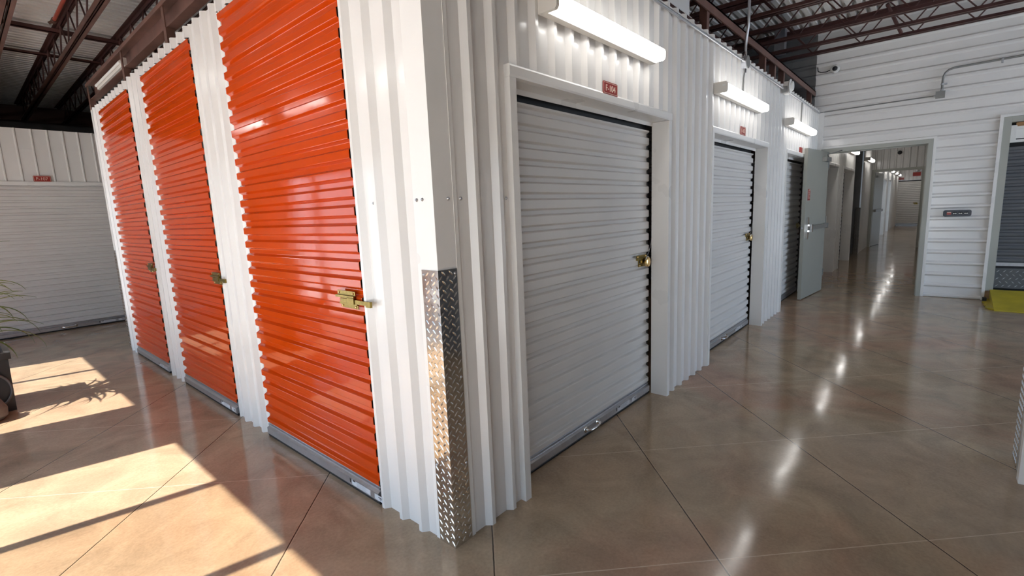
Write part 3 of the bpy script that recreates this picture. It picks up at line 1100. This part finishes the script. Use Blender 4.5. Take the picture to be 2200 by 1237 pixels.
# ================================================================== CORRIDOR WALL FITTINGS
YF = -DE_ - 0.001
o = MB().tube([V(0.3, YF - 0.012, 2.812), V(3.82, YF - 0.012, 2.812)], 0.0105, 12).build('conduit', 'galv', smooth=True)
tag(recenter(o), 'long straight conduit along the top of the corridor wall', 'conduit')
o = MB().tube([V(4.02, YF - 0.012, 2.812), V(5.52, YF - 0.012, 2.812)], 0.0105, 12).build('conduit', 'galv', smooth=True)
tag(recenter(o), 'conduit between the round junction box and the alarm horn', 'conduit')
o = MB().tube([V(5.74, YF - 0.012, 2.812), V(7.92, YF - 0.012, 2.812)], 0.0105, 12).build('conduit', 'galv', smooth=True)
tag(recenter(o), 'conduit from the alarm horn to the end wall', 'conduit')
t = thing('junction_box', 'round steel junction box on the conduit above the second strip light', 'junction box', (3.92, YF, 2.75))
mb = MB()
mb.lathe(V(3.92, YF, 2.800), -Y, ((0, 0.058), (0.042, 0.058), (0.046, 0.054)), 24)
mb.build('box_body', 'galv', t, smooth=True)
mb = MB()
mb.lathe(V(3.92, YF - 0.046, 2.800), -Y, ((0, 0.060), (0.004, 0.058)), 24)
mb.build('box_cover', 'grey_metal', t, smooth=True)
for p_, a in ((V(3.865, YF - 0.020, 2.806), -X), (V(3.975, YF - 0.020, 2.806), X), (V(3.92, YF - 0.022, 2.855), Z), (V(3.92, YF - 0.020, 2.745), -Z)):
    MB().lathe(p_, a, ((0, 0.015), (0.04, 0.015)), 12).build('connector', 'chrome', t, smooth=True)
o = MB().tube([V(3.92, YF - 0.022, 2.895), V(3.92, YF - 0.022, 2.95), V(3.91, YF - 0.03, 3.02), V(3.885, YF - 0.05, 3.11), V(3.875, YF - 0.055, 3.18), V(3.87, YF - 0.055, 3.4), V(3.87, YF - 0.055, 4.05)], 0.0125, 12).build('conduit', 'galv', smooth=True)
tag(recenter(o), 'upright conduit climbing from the round junction box to the roof', 'conduit')
o = MB().tube([V(3.92, YF - 0.020, 2.715), V(3.92, YF - 0.012, 2.66), V(3.92, YF - 0.008, 2.49)], 0.008, 8).build('lamp_cable', 'grey_metal', smooth=True)
tag(recenter(o), 'short cable dropping from the junction box to the second strip light', 'cable')
o = MB().tube([V(6.62, YF - 0.012, 2.80), V(6.62, YF - 0.010, 2.70), V(6.62, YF - 0.008, 2.49)], 0.008, 8).build('lamp_cable', 'grey_metal', smooth=True)
tag(recenter(o), 'short cable dropping to the third strip light', 'cable')

t = thing('alarm_horn', 'round white alarm horn on the wall top beyond the second strip light', 'alarm horn', (5.63, YF, 2.75))
MB().box((5.575, YF - 0.05, 2.762), (5.69, YF, 2.90)).build('horn_base', 'white_plastic', t, bevel=0.02)
MB().lathe(V(5.63, YF - 0.05, 2.845), -Y, ((0, 0.072), (0.012, 0.082), (0.018, 0.082), (0.022, 0.06), (0.03, 0.058), (0.045, 0.05), (0.048, 0.03)), 28).build('horn_dish', 'white_plastic', t, smooth=True)
MB().box((5.51, YF - 0.05, 2.765), (5.575, YF, 2.835)).build('back_box', 'grey_metal', t, bevel=0.004)

for i, (x, y, nx, ny, lb) in enumerate(((0.0, 0.419, -1, 0, 'row'), (0.0, 0.062, -1, 0, 'row'), (0.0, 0.098, -1, 0, 'row'), (0.072, 0.0, 0, -1, 'row'), (0.147, 0.0, 0, -1, 'row'), (0.44, 0.0, 0, -1, 'row'))):
    N = V(nx, ny, 0)
    off = 0.007 if min(x + y, 9) < 0.13 else 0.001
    o = MB().lathe(V(x, y, 1.545) + N * off, N, ((0, 0.008), (0.002, 0.007), (0.004, 0.005), (0.007, 0.004)), 10).build('screw', 'galv', smooth=True)
    recenter(o)
    tag(o, 'small hex screw in the row across the white unit corner, %s the corner edge' % (
        'on the orange side farthest from', 'on the orange side nearest to', 'on the orange side second from', 'on the grey side nearest to',
        'on the grey side second from', 'on the grey side farthest from')[i] if False else
        ('hex screw beside the large orange door at the row height', 'hex screw on the corner trim, sunny side, nearest the edge', 'hex screw on the corner trim, sunny side, second from the edge',
         'hex screw on the shaded face of the corner trim', 'hex screw just past the shaded edge of the corner trim', 'hex screw beside the F-104 door surround')[i], 'screw', 'screws across the unit corner')

# ================================================================== RAILS OVER THE WALLS
t = thing('steel_rail', 'brown steel rail on posts over the orange door wall', 'steel rail', (0.03, 3.0, H_U), 'brown steel rails on the unit walls')
mb = MB()
mb.box((-0.008, 0.12, 3.112), (0.002, 6.06, 3.133))
mb.box((-0.008, 0.12, 3.1335), (0.09, 6.06, 3.145))
mb.box((0.072, 0.12, 2.975), (0.082, 6.06, 3.133))
mb.box((0.012, 0.12, 2.967), (0.082, 6.06, 2.9745))
mb.build('rail', 'brown_steel', t)
for y in (6.03, 4.36, 3.0, 1.55, 0.2):
    mb = MB()
    mb.box((0.003, y - 0.025, 2.842), (0.011, y + 0.025, 3.133))
    mb.box((0.003, y - 0.0335, 2.842), (0.06, y - 0.0255, 2.966))
    mb.build('post', 'brown_steel', t)
t = thing('steel_channel', 'deep brown channel running inside the rail over the orange doors', 'steel channel', (0.25, 3.0, H_U), 'brown steel channels over the units')
mb = MB()
mb.box((0.22, 0.2, 2.95), (0.228, 5.8, 3.10))
mb.box((0.22, 0.2, 2.95), (0.28, 5.8, 2.958))
mb.box((0.22, 0.2, 3.092), (0.28, 5.8, 3.10))
mb.build('channel', 'brown_steel', t)
for y in (5.7, 4.2, 2.9, 1.4):
    MB().box((0.23, y - 0.06, 2.0), (0.30, y + 0.06, 2.95)).build('post', 'red_steel', t)
t = thing('strip_light', 'slim unlit white strip light fixed on the brown rail over the orange doors', 'light fixture', (0.03, 5.1, 3.03))
MB().box((0.040, 4.48, 3.030), (0.0715, 5.72, 3.098)).build('housing', 'housing', t, bevel=0.003)
MB().tube([V(0.026, 4.52, 3.064), V(0.026, 5.68, 3.064)], 0.0135, 12).build('tube', 'white_plastic', t, smooth=True)

t = thing('steel_rail', 'dark red steel rail on posts over the corridor wall', 'steel rail', (4.0, 0.04, H_U), 'brown steel rails on the unit walls')
mb = MB()
mb.box((0.08, 0.035, 3.085), (7.99, 0.047, 3.165))
mb.box((0.08, 0.035, 3.150), (7.99, 0.11, 3.165))
mb.build('rail', 'brown_steel', t)
for x in (0.9, 2.0, 3.18, 5.03, 5.48, 5.93, 7.72):
    mb = MB()
    mb.box((x - 0.03, 0.047, 2.70), (x + 0.03, 0.055, 3.15))
    mb.box((x - 0.03, 0.0552, 2.70), (x - 0.022, 0.11, 3.1495))
    mb.build('post', 'brown_steel', t)
t = thing('steel_channel', 'dark red channel on wide posts inside the corridor wall top', 'steel channel', (4.0, 0.3, H_U), 'brown steel channels over the units')
mb = MB()
mb.box((0.4, 0.26, 2.98), (7.95, 0.268, 3.14))
mb.box((0.4, 0.26, 2.98), (7.95, 0.33, 2.988))
mb.build('channel', 'red_steel', t)
for x in (1.4, 3.25, 4.6, 5.6, 7.2):
    MB().box((x - 0.08, 0.27, 2.0), (x + 0.08, 0.36, 2.98)).build('post', 'red_steel', t)
mb = MB()
mb.sheet(V(0, 0.50, 0), Z, X, -Y, profile(2.85, 3.62, 0.30, 2.72, 0.04, 0.03, 0.03), 3.34, 3.93, th=0.004)
mb.prism([V(3.93, 0.50, 2.85), V(3.93, 0.50, 3.62), V(3.95, 0.53, 3.62), V(3.95, 0.53, 2.85)], V(0, 0.003, 0))
o = mb.build('metal_sheet', 'white')
tag(recenter(o), 'white ribbed metal sheet standing behind the corridor wall top', 'metal sheet')

# ================================================================== ROOF STEEL
ORD = ['first', 'second', 'third', 'fourth', 'fifth', 'sixth', 'seventh', 'eighth', 'ninth', 'tenth', 'eleventh', 'twelfth', 'thirteenth', 'fourteenth', 'fifteenth', 'sixteenth', 'seventeenth', 'eighteenth']
JY0, JY1 = -6.45, 12.72
XJ = [7.70, 7.20] + [6.60 - 0.60 * k for k in range(15)]


def joist(x, label):
    t = thing('roof_joist', label, 'roof joist', (x, (JY0 + JY1) / 2, 3.65), 'dark red roof joists')
    zt, zb = ROOF - 0.063, 3.65
    mb = MB()
    for s in (-1, 1):
        a, b = sorted((x + s * 0.008, x + s * 0.052))
        mb.box((a, JY0, zt - 0.007), (b, JY1, zt))
        a, b = sorted((x + s * 0.008, x + s * 0.015))
        mb.box((a, JY0, zt - 0.045), (b, JY1, zt))
    mb.build('top_chord', 'red_steel', t)
    mb = MB()
    for s in (-1, 1):
        a, b = sorted((x + s * 0.008, x + s * 0.052))
        mb.box((a, JY0 + 0.5, zb), (b, JY1 - 0.5, zb + 0.007))
        a, b = sorted((x + s * 0.008, x + s * 0.015))
        mb.box((a, JY0 + 0.5, zb), (b, JY1 - 0.5, zb + 0.045))
    mb.build('bottom_chord', 'brown_steel' if x < 0.3 else 'red_steel', t)
    mb = MB()
    y, k = JY0 + 0.5, 0
    step = 0.30
    pts = []
    while y < JY1 - 0.4:
        pts.append(V(x, y, zb + 0.02 if k % 2 == 0 else zt - 0.02))
        y += step
        k += 1
    for a, b in zip(pts, pts[1:]):
        mb.tube([a, b], 0.009, 6)
    mb.build('web', 'red_steel', t)
    return t


j0 = joist(XJ[0], 'dark red open-web roof joist nearest the white end wall')
for k, x in enumerate(XJ[1:]):
    lb = 'dark red open-web roof joist, %s out from the white end wall' % ORD[k + 1]
    if x < 0.3 and x > -0.3:
        joist(x, 'open-web roof joist with the red pipe, over the orange door wall')
    elif x <= -0.3:
        joist(x, lb)
    else:
        dup(j0, (x - XJ[0], 0, 0), lb)

for y, z, r_, lb in ((7.10, 3.984, 0.026, 'thick'), (8.35, 3.992, 0.018, 'thin'), (1.85, 3.989, 0.02, 'slim'), (-2.65, 3.716, 0.018, 'low')):
    mb = MB()
    mb.box((-2.35, y - r_, z - r_), (7.99, y + r_, z - r_ + 0.008))
    mb.box((-2.35, y - r_, z - r_), (7.99, y - r_ + 0.008, z + r_))
    o = mb.build('bridging_bar', 'red_steel')
    recenter(o)
    tag(o, {'thick': 'thick dark bar bridging the joists beyond the orange doors', 'thin': 'thin dark bar bridging the joists nearest the far wall',
            'slim': 'slim dark bar bridging the joists over the orange doors', 'low': 'low bar tying the joists together right of the corridor'}[lb], 'bridging bar', 'bars bridging the roof joists')
mb = MB()
mb.tube([V(7.625, -1.0, 3.68), V(7.28, -0.85, 4.0)], 0.022, 6)
o = mb.build('brace_bar', 'red_steel')
tag(recenter(o), 'short thick brace between the last two joists by the end wall', 'brace')
o = MB().box((-2.4, 12.62, 3.72), (8.0, 12.86, 4.005)).build('eave_beam', 'brown_steel')
tag(recenter(o), 'long dark red beam under the far joist ends', 'beam')
t = thing('sprinkler_pipe', 'red sprinkler pipe clipped beside a joist over the orange doors', 'pipe', (-0.10, 5.6, 3.96))
MB().tube([V(-0.09, 2.0, 3.99), V(-0.09, 6.75, 3.99)], 0.019, 12).build('pipe', 'pipe_red', t, smooth=True)
for y in (5.2, 6.70):
    MB().tube([V(-0.09, y - 0.05, 3.99), V(-0.09, y + 0.05, 3.99)], 0.028, 12).build('coupling', 'brown_steel', t, smooth=True)
MB().tube([V(-0.09, 6.70, 3.99), V(-0.14, 6.71, 3.95)], 0.017, 10).build('sprinkler_head', 'brown_steel', t, smooth=True)
o = MB().box((7.38, 0.38, 3.70), (7.52, 0.52, 4.05)).build('hanger_bracket', 'galv')
tag(recenter(o), 'pale steel bracket hanging from the joists by the end wall corner', 'bracket')
# ================================================================== CORRIDOR BEYOND THE DOORWAY
mb = MB()
o1 = V(0, 0, 0)
for a, b, z0 in ((8.16, 8.72, 0), (8.72, 10.36, 2.10), (10.36, 11.02, 0), (11.02, 12.72, 2.10), (12.72, 12.95, 0), (14.55, 16.85, 0), (16.85, 18.7, 0), (18.7, 20.3, 2.1), (20.3, 21.1, 0), (21.1, 22.7, 2.1), (22.7, 23.5, 0), (23.5, 25.1, 2.1), (25.1, 30.4, 0)):
    wall_sheet(mb, o1, X, -Y, a, b, z0, 3.0, 0.226)
struct(mb.build('wall_corridor_left', 'white'), 'white ribbed wall on the left of the corridor beyond the doorway')
mb = MB()
wall_sheet(mb, V(0, -1.62, 0), X, Y, 8.16, 30.4, 0, 3.0, 0.226)
struct(mb.build('wall_corridor_right', 'white'), 'white ribbed wall on the right of the corridor beyond the doorway')
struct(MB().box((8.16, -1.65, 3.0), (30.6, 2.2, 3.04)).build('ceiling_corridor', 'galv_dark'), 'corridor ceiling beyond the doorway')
mb = MB()
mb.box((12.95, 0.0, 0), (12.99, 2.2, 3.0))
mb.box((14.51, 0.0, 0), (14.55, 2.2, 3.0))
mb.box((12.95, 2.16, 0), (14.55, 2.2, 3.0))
struct(mb.build('wall_passage', 'galv_dark'), 'dim side passage off the corridor beyond the doorway')  # dull dark sheet stands in for the shadow on the passage walls
mb = MB()
wall_sheet(mb, V(16.85, 0, 0), Y, -X, -1.62, -1.22, 0, 3.0, 0.05)
wall_sheet(mb, V(16.85, 0, 0), Y, -X, -1.22, 0.0, 2.26, 3.0, 0.05)
struct(mb.build('wall_cross', 'white'), 'white ribbed cross wall with a second doorway down the corridor')
mb = MB()
wall_sheet(mb, V(30.4, 0, 0), Y, -X, -1.62, 0.0, 2.2, 3.0, 0.05)
struct(mb.build('wall_corridor_end', 'white'), 'white ribbed wall above the last door of the corridor')
root = bpy.data.objects.new('door_3', None)
C.objects.link(root)
root.location = (16.82, -0.6, 0)
struct(root, 'grey steel frame of the second doorway down the corridor')
MB().box((16.79, -1.24, 0), (16.92, -1.17, 2.27)).build('jamb', 'frame_grey', root)
MB().box((16.79, -0.10, 0), (16.92, -0.03, 2.27)).build('jamb', 'frame_grey', root)
MB().box((16.79, -1.1695, 2.20), (16.92, -0.1005, 2.269)).build('header', 'frame_grey', root)
FCR = (V(0, 0, 0), X, -Y)
for n_, (a, b) in enumerate(((8.76, 10.34), (11.05, 12.70), (18.73, 20.27), (21.13, 22.67), (23.53, 25.07))):
    door_trim(12 + n_, FCR, a, b, 2.085, 0.15, label='white surround of a corridor door beyond the doorway')
FCD = (V(0, 0.165, 0), X, -Y)
GC = 'grey roll-up doors in the corridor beyond the doorway'
roll_door('grey roll-up door just beyond the open doorway', FCD, 8.79, 10.31, 2.03, 'door_white', GC, crest=0.047, ramp=0.009, depth=0.020, latch_at=10.12, bolt=0.16)
roll_door('grey roll-up door beside the dim side passage', FCD, 11.08, 12.67, 2.03, 'door_white', GC, crest=0.047, ramp=0.009, depth=0.020, latch_at=12.48, bolt=0.16)
roll_door('white roll-up door closing the far end of the corridor', (V(30.3, 0, 0), -Y, -X), 0.0, 1.55, 2.17, 'white', None, latch_at=0.66, bolt=0.1)
guard('tread-plate guard at the side passage corner down the corridor', V(14.505, -0.034, 0), X, Y, -Y, -X, 0.12, 1.22)
FWC = (V(0, -0.031, 0), X, -Y)
for u, lb in ((9.0, 'lit strip light just beyond the open doorway'), (11.3, 'lit strip light by the second door down the corridor'), (14.9, 'lit strip light past the side passage'),
              (18.9, 'first lit strip light beyond the second doorway'), (21.3, 'second lit strip light beyond the second doorway'), (23.6, 'third lit strip light beyond the second doorway'), (26.0, 'fourth lit strip light beyond the second doorway'), (28.6, 'lit strip light nearest the end of the corridor')):
    strip_light(lb, FWC, u, u + 1.2, 2.44, 'lit strip lights in the corridor beyond the doorway')
t = thing('swing_door', 'second grey swing door standing open down the corridor', 'door', (17.6, -0.14, 0))
A2, B2 = V(16.95, -0.06, 0), V(18.05, -0.19, 0)
U2 = (B2 - A2).normalized()
N2 = Vector((U2.y, -U2.x, 0))
f2 = (A2, U2, N2)
MB().fbox(f2, (0, 1.1), (0.015, 2.19), (0, 0.045)).build('door_leaf', 'leaf_door', t)
MB().fbox(f2, (0.1, 1.04), (1.03, 1.10), (0.05, 0.10)).build('panic_bar', 'grey_metal', t)
MB().fbox(f2, (0.08, 0.36), (2.05, 2.11), (0.045, 0.10)).build('door_closer', 'grey_metal', t)
t = thing('security_camera', 'small dome camera above the second doorway down the corridor', 'security camera', (16.8, -0.645, 2.64))
MB().lathe(V(16.82, -0.645, 2.70), -X, ((0, 0.075), (0.03, 0.07), (0.045, 0.055)), 24).build('camera_base', 'white_plastic', t, smooth=True)
MB().lathe(V(16.775, -0.645, 2.70), -X, ((0, 0.055), (0.03, 0.045), (0.045, 0.02)), 20).build('lens_dome', 'black', t, smooth=True)
unit_sign('tiny red sign over the last door at the corridor end', '', V(30.36, -0.10, 2.33), -Y, -X, 0.26, 0.11, letters=False)
t = thing('exit_sign', 'red exit sign with twin emergency lamps at the corridor end', 'exit sign', (30.3, -0.66, 2.40))
MB().box((30.30, -0.86, 2.42), (30.36, -0.56, 2.60)).build('sign_case', 'sign', t)
for s in (-1, 1):
    MB().lathe(V(30.30, -0.78 + s * 0.09, 2.67), -X, ((0, 0.05), (0.03, 0.06), (0.06, 0.05)), 16).build('emergency_lamp', 'chrome', t, smooth=True)

# ================================================================== POTTED PLANT
PX, PY = -1.39, 4.50
t = thing('potted_plant', 'dark square planter with long arching green leaves in the sunlight', 'potted plant', (PX, PY, 0))
mb = MB()
hb, ht = 0.265, 0.285


def ring_sq(h, z):
    return [V(PX - h, PY - h, z), V(PX + h, PY - h, z), V(PX + h, PY + h, z), V(PX - h, PY + h, z)]


lv = [(hb, 0.0), (ht - 0.012, 0.44), (ht + 0.006, 0.445), (ht + 0.006, 0.50), (ht - 0.03, 0.50), (ht - 0.035, 0.42)]
rows = [[mb.bm.verts.new(p) for p in ring_sq(h, z)] for h, z in lv]
for a, b in zip(rows, rows[1:]):
    for k in range(4):
        mb.face([a[k], a[(k + 1) % 4], b[(k + 1) % 4], b[k]])
mb.face(rows[0])
mb.face(rows[-1])
pot = mb.build('pot', 'pot', t, bevel=0.012)
mb = MB()
mb.tube([V(PX + 0.10 + 0.16 * math.cos(a), PY - 0.30, 0.20 + 0.16 * math.sin(a)) for a in [math.radians(-100 + 12 * k) for k in range(25)]], 0.009, 10)
mb.build('hoop_handle', 'pot_handle', pot, smooth=True)
MB().box((PX - 0.24, PY - 0.24, 0.40), (PX + 0.24, PY + 0.24, 0.43)).build('soil', 'soil', t)

o = MB()
o.lathe(V(-1.30, 4.06, 0.0), Z, ((0, 0.09), (0.03, 0.13), (0.09, 0.125), (0.15, 0.09), (0.19, 0.04)), 14)
for v in o.bm.verts:
    v.co += V(random.uniform(-1, 1), random.uniform(-1, 1), random.uniform(-0.3, 1)) * 0.012
    v.co.z = max(v.co.z, 0.0)
o = o.build('stone', 'stone', smooth=True)
tag(recenter(o), 'grey stone lying in front of the dark planter', 'stone')


def frond(az, rise, length, droop, width, z0):
    """one long strap leaf: arches up and out, then droops"""
    mb = MB()
    d = V(math.cos(az), math.sin(az), 0)
    s = V(-math.sin(az), math.cos(az), 0)
    p = V(PX, PY, z0) + d * 0.03
    el = rise
    n_ = 14
    prev = None
    for k in range(n_ + 1):
        f = k / n_
        wd = width * min(1, f * 5 + 0.35) * (1 - f ** 2.2) + 0.0008
        up_ = (d * -math.sin(el) + Z * math.cos(el))
        row = [mb.bm.verts.new(p - s * wd + up_ * wd * 0.35), mb.bm.verts.new(p), mb.bm.verts.new(p + s * wd + up_ * wd * 0.35),
               mb.bm.verts.new(p - Z * 0.0008 - up_ * 0.0012)]
        if prev:
            mb.face([prev[0], prev[1], row[1], row[0]])
            mb.face([prev[1], prev[2], row[2], row[1]])
            mb.face([prev[0], row[0], row[3], prev[3]])
            mb.face([prev[2], prev[3], row[3], row[2]])
        prev = row
        p = p + (d * math.cos(el) + Z * math.sin(el)) * (length / n_)
        el -= droop / n_ * (0.4 + 1.2 * f)
    return mb.build('frond', 'leaf', t, smooth=True)


rnd = random.Random(11)
NF = 92
for k in range(NF):
    az = k * 2.399963 + rnd.uniform(-0.2, 0.2)
    f = k / NF
    frond(az, 1.25 - 0.85 * f + rnd.uniform(-0.15, 0.15), rnd.uniform(0.40, 0.62), rnd.uniform(0.8, 2.3), rnd.uniform(0.012, 0.022), 0.55 + 0.48 * (1 - f))
MB().tube([V(PX, PY, 0.40), V(PX + 0.01, PY, 0.70), V(PX, PY + 0.005, 1.03)], [0.03, 0.028, 0.02], 10).build('stem', 'soil', t, smooth=True)
